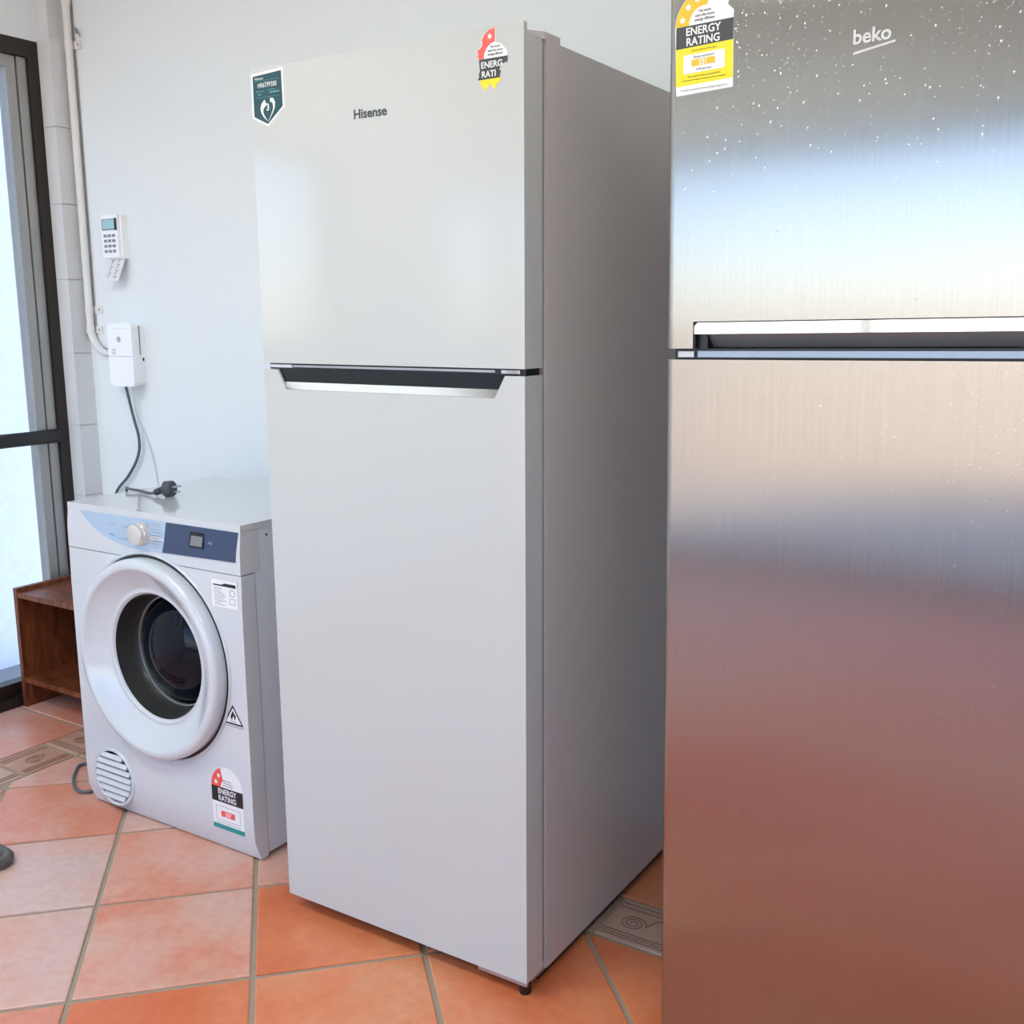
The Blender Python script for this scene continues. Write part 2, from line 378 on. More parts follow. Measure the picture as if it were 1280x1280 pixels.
# door in the left wall
door = struct(empty('door_1', (XL, JY, 0)))
DW = 1.03                            # frame width along y (local y runs from 0 to -DW)
box('jamb', (-.11, 0, -.034, 0, 0, HEAD), 'frame', door, bevel=.002)
box('jamb', (-.11, 0, -DW, -DW+.034, 0, HEAD), 'frame', door, bevel=.002)
box('head', (-.11, 0, -DW+.034, -.034, HEAD-.05, HEAD), 'frame', door, bevel=.002)
box('threshold', (-.13, .004, -DW+.034, -.034, 0, .032), 'frame', door, bevel=.003)
boxes('stile', [(-.055, -.012, -.068, -.036, .034, HEAD-.052), (-.06, -.016, -.104, -.072, .034, HEAD-.052)], 'alu', door, bevel=.003)
box('stile_seal', (-.052, -.024, -.073, -.066, .034, HEAD-.052), 'black', door)
box('stile', (-.06, -.012, -DW+.036, -DW+.104, .034, HEAD-.052), 'alu', door, bevel=.003)
box('rail', (-.06, -.016, -DW+.104, -.104, HEAD-.085, HEAD-.052), 'alu', door, bevel=.003)
box('rail', (-.06, -.016, -DW+.104, -.104, .034, .075), 'frame', door, bevel=.003)
box('pane', (-.042, -.036, -DW+.104, -.104, .075, HEAD-.085), 'glass', door)
bm = bmesh.new(); add_tube(bm, [(.002, -DW+.036, .867), (.002, -.042, .867), (.002, -.036, .867)], [.0225, .0225, .019], 20)
for v in bm.verts: v.co.x = .002 + (v.co.x-.002)*.55
finish('push_bar', bm, 'bar', door, smooth=50)

# outside: rendered wall along the alley, paving, the building's own eaves
tag(box('boundary_wall', (-3.05, -2.90, -2.4, 4, -.4, 2.9), 'render'), 'white roughcast boundary wall seen through the glass door', 'wall')
box('alley_path', (-2.90, XL-.15, YF-.15, 4, -.4, -.32), 'alley'); bpy.data.objects['alley_path']['kind'] = 'structure'
struct(box('forecourt', (-60, 60, -70, YF-.15, -.13, -.03), 'concrete'))
struct(box('side_yard', (XR+.15, 60, YF-.15, 30, -.13, -.03), 'concrete'))
struct(box('bounce_slab', (XL-.15, XR+.15, YF-2.6, YF-.15, -.05, -.02), 'bounce_slab'))  # unseen pale slab added to brighten the steel door's reflection
struct(boxes('roof', [(XL-.15, XR+.6, YF-.9, YB+.4, ZC+.12, ZC+.3)], 'ceil'))

# fill light panels added on the ceiling, unseen, to brighten the room
def emis(name, col, st):
    m = bpy.data.materials.new(name); m.use_nodes = True; b = m.node_tree.nodes['Principled BSDF']
    b.inputs['Base Color'].default_value = (.9, .9, .9, 1); b.inputs['Emission Color'].default_value = col; b.inputs['Emission Strength'].default_value = st
    return m
MT['lamp'] = emis('fill_diffuser', (.88, .985, .99, 1), 11.5)
for lx, ly, where in ((-.55, -1.3, 'above the dryer and white fridge'), (-.55, -2.5, 'nearer the shop window'), (1.6, -1.3, 'over the camera on the right')):
    cl = tag(empty('fill_panel', (lx, ly, ZC)), 'added flush fill light panel ' + where, 'ceiling light', 'added fill light panels')
    boxes('frame', [(-.62, .62, -.17, -.15, -.035, 0), (-.62, .62, .15, .17, -.035, 0), (-.62, -.60, -.15, .15, -.035, 0), (.60, .62, -.15, .15, -.035, 0)], 'plastic', cl)
    box('diffuser', (-.60, .60, -.15, .15, -.028, -.002), 'lamp', cl)

# ------------------------------------------------------------ white fridge freezer
W = .595
fr = tag(empty('white_fridge'), 'tall white two-door fridge freezer with chrome-edged handle recess', 'fridge')
box('cabinet', (0, W, .0707, .69, .028, 1.681), 'enamel_side', fr, bevel=.004, seg=3)
box('base', (.012, W-.012, .06, .66, .006, .028), 'black', fr)
box('gasket', (.008, W-.006, .054, .072, .045, 1.67), 'gasket', fr)
# upper door with the raised front lip
bm = bmesh.new(); add_prism(bm, [(0, 1.158), (.0567, 1.158), (.0567, 1.680), (.011, 1.680), (.010, 1.6946), (0, 1.6946)], 'x', 0, W)
ud = finish('upper_door', bm, 'enamel', fr, bevel=.0035, seg=3)
ld = prism('lower_door', [(0, .035), (W, .035), (W, 1.146), (.556, 1.146), (.535, 1.108), (.056, 1.108), (.035, 1.146), (0, 1.146)], 'y', 0, .0567, 'enamel', fr, bevel=.0032, seg=3)
prism('handle_recess', [(.0345, 1.1475), (.0555, 1.107), (.5355, 1.107), (.5565, 1.1475)], 'y', .005, .05, 'blackgloss', fr)
bm = bmesh.new()
tv = [bm.verts.new(p) for p in ((.0492, .0048, 1.1225), (.5418, .0048, 1.1225), (.5342, .0005, 1.1085), (.0568, .0005, 1.1085), (.0492, .010, 1.1225), (.5418, .010, 1.1225), (.5342, .010, 1.1085), (.0568, .010, 1.1085))]
for q in ((0,1,2,3),(4,7,6,5),(0,4,5,1),(1,5,6,2),(2,6,7,3),(3,7,4,0)): bm.faces.new([tv[k] for k in q])
finish('handle_trim', bm, 'chrome', fr)
mb = boxes('divider', [(.004, .59, .012, .055, 1.1465, 1.1575)], 'black', fr)
box('divider_strip', (.008, .065, .0085, .013, 1.1495, 1.155), 'plastic', mb)
box('divider_strip', (.067, .53, .0095, .013, 1.1505, 1.1545), 'silver', mb)
box('hinge_pin', (.545, .582, .006, .05, 1.1495, 1.1552), 'chrome', fr, bevel=.001)
# hinge cover
prism('hinge_cover', [(.505, .030), (.52, .018), (.560, .018), (W-.001, .066), (W-.001, .116), (.505, .116)], 'z', 1.6812, 1.6925, 'enamel_side', fr, bevel=.003)
for fx, fy in ((.578, .016), (.035, .13), (.55, .62), (.045, .62)):
    lathe_o = bmesh.new(); add_tube(lathe_o, [(fx, fy+.006, 0), (fx, fy+.006, .006), (fx, fy+.006, .034)], [.0105, .012, .011], 16)
    finish('foot', lathe_o, 'black', fr, smooth=50)
prism('hinge_plate', [(.48, .010), (.588, .010), (.588, .13), (.575, .13), (.57, .05), (.48, .05)], 'z', .020, .027, 'silver', fr, bevel=.001)
# maker's name
text('logo', 'Hisense', .2455, -.0006, 1.5835, .0220, 'logo', fr, bold=.0005, sx=1.07)
# green product sticker
st = prism('product_sticker', [(.0015, 1.6865), (.083, 1.6900), (.083, 1.622), (.0405, 1.5915), (.0015, 1.609)], 'y', -.0004, 0, 'paper', fr)
prism('sticker_print', [(.006, 1.6815), (.078, 1.6850), (.079, 1.6235), (.0400, 1.5955), (.006, 1.611)], 'y', -.0006, -.0004, 'petrol', st)
Y1 = -.0007
text('sticker_print', 'Hisense', .011, Y1, 1.6745, .0062, 'paper', st, sx=1.1)
text('sticker_print', 'HR6TFF350', .042, Y1, 1.6605, .0115, 'paper', st, 'CENTER', bold=.0001, sx=.86)
boxes('sticker_line', [(.012, .072, Y1, Y1+.0001, 1.6722, 1.6727), (.014, .072, Y1, Y1+.0001, 1.6428, 1.6433)], 'petrol_line', st)
boxes('sticker_line', [(.013, .034, Y1, Y1+.0001, 1.6533, 1.6545), (.018, .026, Y1, Y1+.0001, 1.6475, 1.6495), (.044, .062, Y1, Y1+.0001, 1.6545, 1.6555), (.047, .072, Y1, Y1+.0001, 1.6492, 1.6515)], 'petrol_line', st)
def crescent(pts_o, pts_i): return pts_o + pts_i[::-1]
hl = [(.0405, 1.600), (.030, 1.6085), (.0245, 1.616), (.0225, 1.624), (.0255, 1.632), (.034, 1.639)]
hi = [(.0405, 1.6005), (.033, 1.6095), (.0300, 1.616), (.0300, 1.622), (.0345, 1.6265), (.039, 1.629)]
prism('sticker_heart', crescent(hl, hi), 'y', Y1, Y1+.0001, 'paper', st)
hl = [(.0420, 1.600), (.0520, 1.612), (.0590, 1.6225), (.0605, 1.632), (.0560, 1.6395), (.0480, 1.6405)]
hi = [(.0415, 1.6005), (.0500, 1.612), (.0550, 1.6225), (.0545, 1.630), (.0510, 1.6335), (.0480, 1.6325)]
prism('sticker_heart', crescent(hl, hi), 'y', Y1, Y1+.0001, 'paper', st)
text('sticker_print', '3', .0415, Y1, 1.6195, .017, 'paper', st, 'CENTER', bold=.0004)
# torn energy label
te = prism('energy_label', [(.5115, 1.6475), (.5080, 1.6515), (.5095, 1.6565), (.5060, 1.6610), (.5150, 1.6655), (.5170, 1.6705), (.5155, 1.6765), (.5200, 1.6835), (.5300, 1.6905), (.5425, 1.6925), (.5425, 1.6705), (.5540, 1.6660), (.5640, 1.6560), (.5650, 1.6475)], 'y', -.0004, 0, 'paper', fr)
prism('label_red', [(.5115, 1.6475), (.5085, 1.6515), (.5100, 1.6565), (.5070, 1.6605), (.5160, 1.6655), (.5180, 1.6705), (.5165, 1.6765), (.5210, 1.6830), (.5300, 1.6900), (.5415, 1.6920), (.5415, 1.6715), (.5330, 1.6690), (.5255, 1.6630), (.5210, 1.6550), (.5200, 1.6475)], 'y', -.0006, -.0004, 'red', te)
prism('label_star', star(.532, 1.6800, .0055), 'y', -.0008, -.0006, 'paper', te)
for k, tx in enumerate(('The more', 'stars the more', 'energy efficient')):
    text('label_print', tx, .5420, -.0006, 1.6625-.0056*k, .0050, 'ink', te, 'CENTER', bold=.00006, sx=.93)
prism('label_band', [(.5110, 1.6472), (.5655, 1.6472), (.5650, 1.6405), (.5635, 1.6370), (.5610, 1.6385), (.5570, 1.6365), (.5555, 1.6385), (.5520, 1.6330), (.5490, 1.6290), (.5525, 1.6255), (.5500, 1.6190), (.5515, 1.6165), (.5085, 1.6165), (.5110, 1.6215), (.5105, 1.6260), (.5125, 1.6290)], 'y', -.0006, 0, 'band', te)
text('label_print', 'ENERG', .5145, -.0008, 1.6335, .0135, 'paper', te, bold=.00025, sx=.98)
text('label_print', 'RATI', .5155, -.0008, 1.6195, .0135, 'paper', te, bold=.00025, sx=.98)
prism('label_yellow', [(.5120, 1.6160), (.5520, 1.6165), (.5505, 1.6110), (.5450, 1.6075), (.5420, 1.6020), (.5380, 1.6010), (.5330, 1.6075), (.5300, 1.6090), (.5260, 1.6030), (.5220, 1.5995), (.5170, 1.6045)], 'y', -.0005, 0, 'yellow', te)

# ------------------------------------------------------------ stainless fridge
by = math.radians(-3.471); brl = math.radians(.75)
ex = Vector((math.cos(by)*math.cos(brl), math.sin(by)*math.cos(brl), math.sin(brl)))
ey = Vector((-math.sin(by), math.cos(by), 0)); ez = ex.cross(ey)
bk = empty('steel_fridge'); Mb = Matrix((ex, ey, ez)).transposed().to_4x4(); Mb.translation = (.8619, -.0035, .0); bk.matrix_world = Mb
tag(bk, 'brushed stainless steel fridge freezer with wide recessed handle, cropped at the right', 'fridge')
BW = .70
box('cabinet', (.006, BW-.006, .075, .66, .03, 1.77), 'silver', bk, bevel=.004)
box('gasket', (.012, BW-.012, .066, .078, .05, 1.77), 'gasket', bk)
def steel_door(name, z0, z1, notch=None):
    # horizontal section with a softly rounded left and right edge
    sec = [(0, .068), (0, .010), (.0008, .006), (.003, .0026), (.007, .0008), (.013, 0)]
    sec = sec + [(BW-a, b) for a, b in reversed(sec)]
    bm = bmesh.new(); add_prism(bm, sec, 'z', z0, z1)
    return finish(name, bm, 'steel', bk, smooth=60, flatfix=True)
# upper door: the left strip and right strip run down past the handle cut-out
bu = bmesh.new()
sec = [(0, .068), (0, .010), (.0008, .006), (.003, .0026), (.007, .0008), (.013, 0)]
secf = sec + [(BW-a, b) for a, b in reversed(sec)]
add_prism(bu, secf, 'z', 1.2335, 1.775)
secl = sec + [(.045, 0), (.045, .068)]
add_prism(bu, secl, 'z', 1.1945, 1.2335); add_prism(bu, [(BW-a, b) for a, b in secl], 'z', 1.1945, 1.2335)
finish('upper_door', bu, 'steel', bk, smooth=60, flatfix=True)
steel_door('lower_door', .06, 1.178)
# handle
boxes('handle_gap', [(.045, .0475, .003, .068, 1.194, 1.2335), (.045, BW-.045, .004, .068, 1.2322, 1.2336), (.045, .063, .012, .068, 1.194, 1.216)], 'black', bk)
prism('handle_strip', [(.048, 1.2155), (BW-.048, 1.2155), (BW-.048, 1.2270), (BW-.053, 1.2318), (.053, 1.2318), (.048, 1.2270)], 'y', -.002, .03, 'chrome', bk, bevel=.0015)
prism('handle_recess', [(.014, 1.2155), (.034, 1.1955), (.066, 1.1945), (.066, 1.2155)], 'x', .063, BW-.063, 'silver', bk)
gp = box('divider', (.008, BW-.008, .016, .07, 1.1785, 1.194), 'black', bk)
prism('divider_trim', [(.050, 1.1815), (BW-.05, 1.1815), (BW-.05, 1.1905), (.050, 1.1905)], 'y', .006, .03, 'bluesteel', gp, bevel=.001)
box('divider_cap', (.018, .044, .006, .03, 1.1815, 1.1900), 'silver', gp, bevel=.001)
for fx in (.05, BW-.05):
    for fy in (.09, .6):
        b2 = bmesh.new(); add_tube(b2, [(fx, fy, 0), (fx, fy, .035)], .016, 16); finish('foot', b2, 'black', bk, smooth=50)
box('kick_plate', (.02, BW-.02, .09, .12, .012, .05), 'black', bk)
# embossed maker's name
text('logo', 'beko', .2665, -.0008, 1.5835, .0250, 'bekologo', bk, bold=.0006, sx=.99)
prism('logo_underline', [(.2680, 1.5705), (.2680, 1.5735), (.3215, 1.5815), (.3215, 1.5785)], 'y', -.0008, 0, 'bekologo', bk)
# energy label
x0, x1 = .0125, .1000; cx = (x0+x1)/2
el_ = prism('energy_label', [(x0+.001, 1.5530), (x1+.001, 1.5550), (x1, 1.6460), (x1+.0003, 1.6560), (x1-.009, 1.6650), (x1-.006, 1.672), (x1-.012, 1.680)] + arc(cx, 1.6458, .0455, math.radians(48), PI, 18), 'y', -.0004, .0, 'paper', bk)
prism('label_stars_band', arc(cx, 1.6458, .0450, math.radians(80), PI, 18) + arc(cx, 1.6458, .0240, PI, math.radians(80), 14), 'y', -.0006, -.0004, 'amber', el_)
for a in (170, 140, 112, 88):
    prism('label_star', star(cx+.0350*math.cos(math.radians(a-4)), 1.6458+.0350*math.sin(math.radians(a-4)), .0055), 'y', -.0008, -.0006, 'paper', el_)
for k, tx in enumerate(('The more', 'stars the more', 'energy efficient')):
    text('label_print', tx, cx, -.0006, 1.6612-.0055*k, .0052, 'ink', el_, 'CENTER', bold=.00006, sx=.95)
prism('label_band', [(x0, 1.6163), (x1, 1.6175), (x1, 1.6460), (x0, 1.6456)], 'y', -.0006, -.0004, 'band', el_)
text('label_print', 'ENERGY', cx-.002, -.0008, 1.6328, .0150, 'paper', el_, 'CENTER', bold=.00025, sx=.96)
text('label_print', 'RATING', cx-.002, -.0008, 1.6192, .0150, 'paper', el_, 'CENTER', bold=.00025, sx=.96)
prism('label_yellow', [(x0+.0005, 1.5655), (x1+.0005, 1.5675), (x1, 1.6175), (x0, 1.6163)], 'y', -.0006, -.0004, 'yellow', el_)
text('label_print', 'A joint government and industry program', cx, -.0008, 1.6112, .0027, 'ink', el_, 'CENTER', sx=.85)
prism('label_box', [(x0+.012, 1.5815), (x1-.012, 1.5825), (x1-.012, 1.6075), (x0+.012, 1.6068)], 'y', -.0008, -.0006, 'paper', el_)
text('label_print', 'Energy consumption', cx, -.001, 1.6016, .0043, 'ink', el_, 'CENTER', sx=.9)
prism('label_box', [(cx-.019, 1.5905), (cx+.017, 1.5910), (cx+.017, 1.5998), (cx-.019, 1.5994)], 'y', -.001, -.0008, 'amber', el_)
text('label_print', '331', cx-.001, -.0012, 1.5917, .0095, 'paper', el_, 'CENTER', bold=.0002)
text('label_print', 'kWh per year', cx, -.001, 1.5846, .0042, 'ink', el_, 'CENTER')
text('label_print', 'When tested in accordance with AS/NZS 4474', cx, -.0008, 1.5762, .0029, 'ink', el_, 'CENTER', sx=.9)
text('label_print', 'Actual energy use and running costs will depend on how you use the appliance', cx, -.0008, 1.5718, .0026, 'ink', el_, 'CENTER', sx=.82)
text('label_print', 'Compare models at www.energyrating.gov.au', cx, -.0006, 1.5585, .0042, 'inkgrey', el_, 'CENTER', sx=.93)
# droplets on the protective film
bm = bmesh.new(); rd = random.Random(3)
def blob(x, z, r, st):
    n = 7; c = bm.verts.new((x, -.0006-r*.25, z)); ring = [bm.verts.new((x+r*math.cos(2*PI*k/n), -.00005, z+r*st*math.sin(2*PI*k/n))) for k in range(n)]
    for k in range(n): bm.faces.new([c, ring[k], ring[(k+1) % n]])
for k in range(1500):
    x = rd.uniform(.025, .50); z = 1.775 - abs(rd.gauss(0, .14)) - .03
    if .0 < x < .103 and z > 1.55: continue
    if .255 < x < .335 and 1.565 < z < 1.61: continue
    blob(x, z, rd.choice((.0004, .0004, .0005, .0005, .0006, .0008, .0012)), rd.uniform(.8, 1.8))
for k in range(420):
    x = rd.uniform(.40, .50) if k % 3 else rd.uniform(.03, .5); z = 1.30-abs(rd.gauss(0, .25)) if k % 3 else rd.uniform(.75, 1.12)
    if z > 1.17: continue
    blob(x, z, rd.choice((.0004, .0004, .0005, .0006)), rd.uniform(.8, 1.8))
o = finish('water_droplets', bm, 'drop', bk, smooth=70); o['kind'] = 'stuff'

# ------------------------------------------------------------ clothes dryer
dr = tag(empty('clothes_dryer', (-.80, .10, 0)), 'white front-loading clothes dryer with round dark glass door', 'dryer')
DWd = .606
sl = box('shell', (.004, DWd-.0035, .032, .462, .010, .785), 'dryer_m', dr, bevel=.006, seg=3)
bm = bmesh.new(); add_prism(bm, [(.030, .006), (.016, .002), (.008, .004), (-.010, .052), (-.012, .10), (-.012, .60), (-.010, .685), (.030, .685)], 'x', 0, DWd)
es = [e for e in bm.edges if e.calc_face_angle(0) > math.radians(40)]
bmesh.ops.bevel(bm, geom=es, offset=.010, segments=4, profile=.5, affect='EDGES', clamp_overlap=True)
fp = finish('front_panel', bm, 'dryer', dr, smooth=30, flatfix=True)
bm = bmesh.new(); add_prism(bm, [(.046, .687), (-.011, .687), (-.010, .74), (-.005, .784), (.046, .784)], 'x', 0, DWd)
es = [e for e in bm.edges if e.calc_face_angle(0) > math.radians(40)]
bmesh.ops.bevel(bm, geom=es, offset=.002, segments=2, profile=.5, affect='EDGES', clamp_overlap=True)
cp = finish('control_panel', bm, 'dryer', dr, smooth=30, flatfix=True)
tp = box('top_panel', (0, DWd, -.0055, .465, .783, .7985), 'dryer', dr, bevel=.006, seg=3)
# the panel leans back: put inserts on a sheet that follows it
def on_panel(z): return -.0112 + max(0, (z-.74))*.12 + (.001 if z > .74 else 0)
def panel_insert(name, pts, off, th, m, parent):
    bm = bmesh.new(); A = [bm.verts.new((x, on_panel(z)-off, z)) for x, z in pts]; B = [bm.verts.new((x, on_panel(z)-off+th, z)) for x, z in pts]
    bm.faces.new(A); bm.faces.new(B[::-1]); n = len(pts)
    for i in range(n): bm.faces.new([A[i], B[i], B[(i+1) % n], A[(i+1) % n]])
    return finish(name, bm, m, parent)
panel_insert('gloss_insert', [(.045, .7825), (.20, .7825), (.364, .7825), (.352, .711), (.29, .709), (.235, .711), (.18, .719), (.13, .733), (.095, .750)], .0012, .004, 'pglass', cp)
di = panel_insert('display', [(.366, .7825), (.600, .7825), (.592, .716), (.354, .711)], .0014, .004, 'skyglass', cp)
panel_insert('screen', [(.448, .770), (.494, .770), (.492, .735), (.446, .735)], .0019, .0004, 'blackgloss', di)
panel_insert('screen_readout', [(.452, .762), (.490, .762), (.488, .739), (.450, .739)], .0021, .0002, 'inkgrey', di)
for k in range(9):
    z = .776-.0068*k
    panel_insert('dial_print', [(.318, z+.0007), (.350-.001*(k % 3)*4, z+.0007), (.350-.001*(k % 3)*4, z-.0007), (.318, z-.0007)], .0014, .0002, 'key', cp)
for zz, xa, xb in ((.762, .165, .19), (.757, .215, .235), (.735, .165, .185), (.729, .215, .24)):
    panel_insert('dial_print', [(xa, zz+.0008), (xb, zz+.0008), (xb, zz-.0008), (xa, zz-.0008)], .0014, .0002, 'inkgrey', cp)
panel_insert('icon_print', [(.508, .754), (.521, .752), (.520, .747), (.507, .749)], .0016, .0002, 'inkgrey', di)
kn = lathe('dial_knob', [(.0275, 0), (.0275, .010), (.0262, .012), (.0255, .022), (.024, .0245), (.021, .0255), (0, .0255)], (.283, on_panel(.748), .748), 'knob', cp, 48)
lathe('knob_ring', [(.0265, .0112), (.0272, .012), (.0272, .0140), (.0258, .015)], (.283, on_panel(.748), .748), 'chrome', kn, 48)
# door
DC = (.300, -.010, .447)
lathe('door_surround', [(.2600, .0), (.2590, .004), (.2555, .0065), (.2525, .005), (.2510, .0)], DC, 'dryer', dr, 96, smooth=60)
lathe('door_gap', [(.2515, .003), (.245, .003)], DC, 'black', dr, 96)
rg = lathe('door_ring', [(.2455, -.002), (.2460, .020), (.2445, .028), (.240, .0335), (.233, .0365), (.226, .0370), (.2215, .0355), (.2185, .0325), (.210, .0255), (.190, .0125), (.172, .0020), (.1655, -.0005), (.1630, .0008), (.1600, .0005), (.1575, -.0025), (.1545, -.006)], DC, 'dryer', dr, 96, smooth=60)
bw = lathe('door_bowl', [(.1560, -.004), (.153, -.02), (.148, -.045), (.141, -.066), (.136, -.070)], DC, 'bowl', dr, 96, smooth=60)
lathe('door_glass', [(.139, -.066), (.134, -.062), (.124, -.050), (.108, -.036), (.085, -.024), (.055, -.016), (.025, -.013), (0, -.012)], (DC[0]+.0, DC[1]+.012, DC[2]), 'doorglass', dr, 96, smooth=60)
lathe('glass_rim', [(.1405, -.0675), (.139, -.062), (.1365, -.062), (.1355, -.0665)], DC, 'silver', bw, 96)
cut = bmesh.new(); add_tube(cut, [(DC[0], -.1, DC[2]), (DC[0], .10, DC[2])], .2475, 96); cut = finish('cutter', cut, 'dryer', dr)
for o in (fp, sl):
    o.modifiers.clear(); md = o.modifiers.new('hole', 'BOOLEAN'); md.object = cut; md.operation = 'DIFFERENCE'; md.solver = 'EXACT'
    bpy.context.view_layer.update(); dg = bpy.context.evaluated_depsgraph_get()
    me = bpy.data.meshes.new_from_object(o.evaluated_get(dg)); o.modifiers.clear(); o.data = me
    wn = o.modifiers.new('weighted_normals', 'WEIGHTED_NORMAL'); wn.mode = 'FACE_AREA'; wn.weight = 100; wn.keep_sharp = True
bpy.data.objects.remove(cut)
# vent, lower left
VC = (.110, -.0125, .098)
vt = lathe('vent', [(.078, -.002), (.077, .002), (.073, .0035), (.069, .002), (.068, -.004)], VC, 'dryer', dr, 56, smooth=60)
lathe('vent_back', [(.0695, -.0005), (0, -.0005)], VC, 'gasket', vt, 40)
for k in range(7):
    z = -.054+.018*k; h = math.sqrt(max(0, .067**2-z*z))
    if h < .02: continue
    bm = bmesh.new(); add_prism(bm, [(VC[1]+.000, VC[2]+z+.0075), (VC[1]-.006, VC[2]+z-.0015), (VC[1]-.0055, VC[2]+z-.0045), (VC[1]+.000, VC[2]+z-.0035)], 'x', VC[0]-h, VC[0]+h)
    finish('vent_slat', bm, 'dryer', vt, bevel=.0008)
# side seam and screw
box('side_seam', (DWd-.0045, DWd-.0025, .030, .0335, .012, .690), 'gasket', dr)
lathe_o = bmesh.new(); add_tube(lathe_o, [(DWd-.006, .075, .765), (DWd-.0025, .075, .765)], .0028, 12); finish('screw', lathe_o, 'black', dr)
for fx in (.04, .565):
    for fy in (.05, .43):
        b2 = bmesh.new(); add_tube(b2, [(fx, fy, 0), (fx, fy, .014)], .018, 16); finish('foot', b2, 'black', dr, smooth=50)
# printed labels on the front
Yd = -.0122
il = box('info_label', (.512, .594, Yd-.0002, Yd+.001, .608, .671), 'paper', dr)
prism('label_print', [(.518, .660), (.545, .660), (.555, .664), (.589, .664), (.590, .656), (.518, .657)], 'y', Yd-.0004, Yd-.0002, 'ink', il)
for k, (a, b) in enumerate(((.520, .545), (.520, .543), (.520, .548), (.520, .556), (.520, .556), (.520, .550), (.520, .558), (.520, .545), (.520, .555))):
    z = .651-.0047*k; box('label_print', (a, b, Yd-.0004, Yd-.0002, z-.0006, z+.0006), 'inkgrey', il)
lathe('label_print', [(.0085, 0), (.0085, .0002), (.0070, .0002), (.0070, 0)], (.578, Yd-.0002, .643), 'inkgrey', il, 24)
boxes('label_print', [(.569, .586, Yd-.0004, Yd-.0002, .630, .631), (.569, .586, Yd-.0004, Yd-.0002, .6175, .6185), (.569, .570, Yd-.0004, Yd-.0002, .6175, .631), (.585, .586, Yd-.0004, Yd-.0002, .6175, .631)], 'inkgrey', il)
# flammable warning triangle
def ring_prism(name, outer, inner, y0, y1, m, parent):
    bm = bmesh.new(); n = len(outer)
    O0 = [bm.verts.new((p[0], y0, p[1])) for p in outer]; I0 = [bm.verts.new((p[0], y0, p[1])) for p in inner]
    O1 = [bm.verts.new((p[0], y1, p[1])) for p in outer]; I1 = [bm.verts.new((p[0], y1, p[1])) for p in inner]
    for i in range(n):
        j = (i+1) % n
        bm.faces.new([O0[i], O0[j], I0[j], I0[i]]); bm.faces.new([O1[i], I1[i], I1[j], O1[j]]); bm.faces.new([O0[i], O1[i], O1[j], O0[j]]); bm.faces.new([I0[i], I0[j], I1[j], I1[i]])
    return finish(name, bm, m, parent)
tcx, tz0, tz1, hw = .5590, .333, .381, .0315
wl = prism('warning_label', [(tcx-hw, tz0), (tcx+hw, tz0), (tcx, tz1)], 'y', Yd-.0001, Yd+.001, 'paper', dr)
ring_prism('label_border', [(tcx-hw, tz0), (tcx+hw, tz0), (tcx, tz1)], [(tcx-hw+.0068, tz0+.0038), (tcx+hw-.0068, tz0+.0038), (tcx, tz1-.0072)], Yd-.0004, Yd-.0001, 'ink', wl)
prism('label_flame', [(tcx-.004, .3435), (tcx-.0085, .348), (tcx-.0085, .354), (tcx-.0045, .359), (tcx-.003, .3665), (tcx+.003, .361), (tcx+.0045, .356), (tcx+.007, .359), (tcx+.0085, .352), (tcx+.0055, .3455), (tcx+.003, .3435), (tcx+.0035, .349), (tcx+.0005, .354), (tcx-.002, .350), (tcx-.003, .347)], 'y', Yd-.0004, Yd-.0001, 'ink', wl)
box('label_print', (tcx-.010, tcx+.010, Yd-.0004, Yd-.0001, .3400, .3412), 'ink', wl)
box('label_print', (tcx-hw, tcx+hw, Yd-.0004, Yd-.0001, .3280, .3294), 'inkgrey', wl)
# energy label
ex0, ex1 = .472, .575; ecx = (ex0+ex1)/2
e2 = prism('energy_label', [(ex0, .062), (ex1, .062), (ex1, .168)] + arc(ecx, .168, .0515, 0, PI, 22)[1:], 'y', Yd-.0001, Yd+.001, 'paper', dr)
prism('label_red', arc(ecx, .168, .0512, math.radians(112), PI, 10) + arc(ecx, .168, .020, PI, math.radians(125), 8), 'y', Yd-.0003, Yd-.0001, 'red', e2)
for a in (163, 132): prism('label_star', star(ecx+.037*math.cos(math.radians(a)), .168+.037*math.sin(math.radians(a)), .0072), 'y', Yd-.0005, Yd-.0003, 'paper', e2)
for k in range(3): box('label_print', (ecx-.012, ecx+.020-.004*(k == 0), Yd-.0003, Yd-.0001, .185-.006*k, .1868-.006*k), 'inkgrey', e2)
box('label_band', (ex0, ex1, Yd-.0003, Yd-.0001, .130, .168), 'ink', e2)
text('label_print', 'ENERGY', ecx, Yd-.0006, .1515, .0185, 'paper', e2, 'CENTER', bold=.0004, sx=.88)
text('label_print', 'RATING', ecx, Yd-.0006, .1345, .0185, 'paper', e2, 'CENTER', bold=.0004, sx=.88)
boxes('label_print', [(ecx-.040, ecx+.040, Yd-.0003, Yd-.0001, .119, .1198), (ecx-.040, ecx+.040, Yd-.0003, Yd-.0001, .0838, .0846), (ecx-.040, ecx-.0392, Yd-.0003, Yd-.0001, .0838, .1198), (ecx+.0392, ecx+.040, Yd-.0003, Yd-.0001, .0838, .1198), (ecx-.040, ecx+.042, Yd-.0003, Yd-.0001, .0775, .0785)], 'inkgrey', e2)
box('label_box', (ecx-.023, ecx+.022, Yd-.0003, Yd-.0001, .094, .1085), 'red', e2)
text('label_print', '257', ecx, Yd-.0006, .0968, .0125, 'paper', e2, 'CENTER', bold=.0003, sx=1.1)
box('label_foot', (ex0, ex1, Yd-.0003, Yd-.0001, .062, .0735), 'teal', e2)

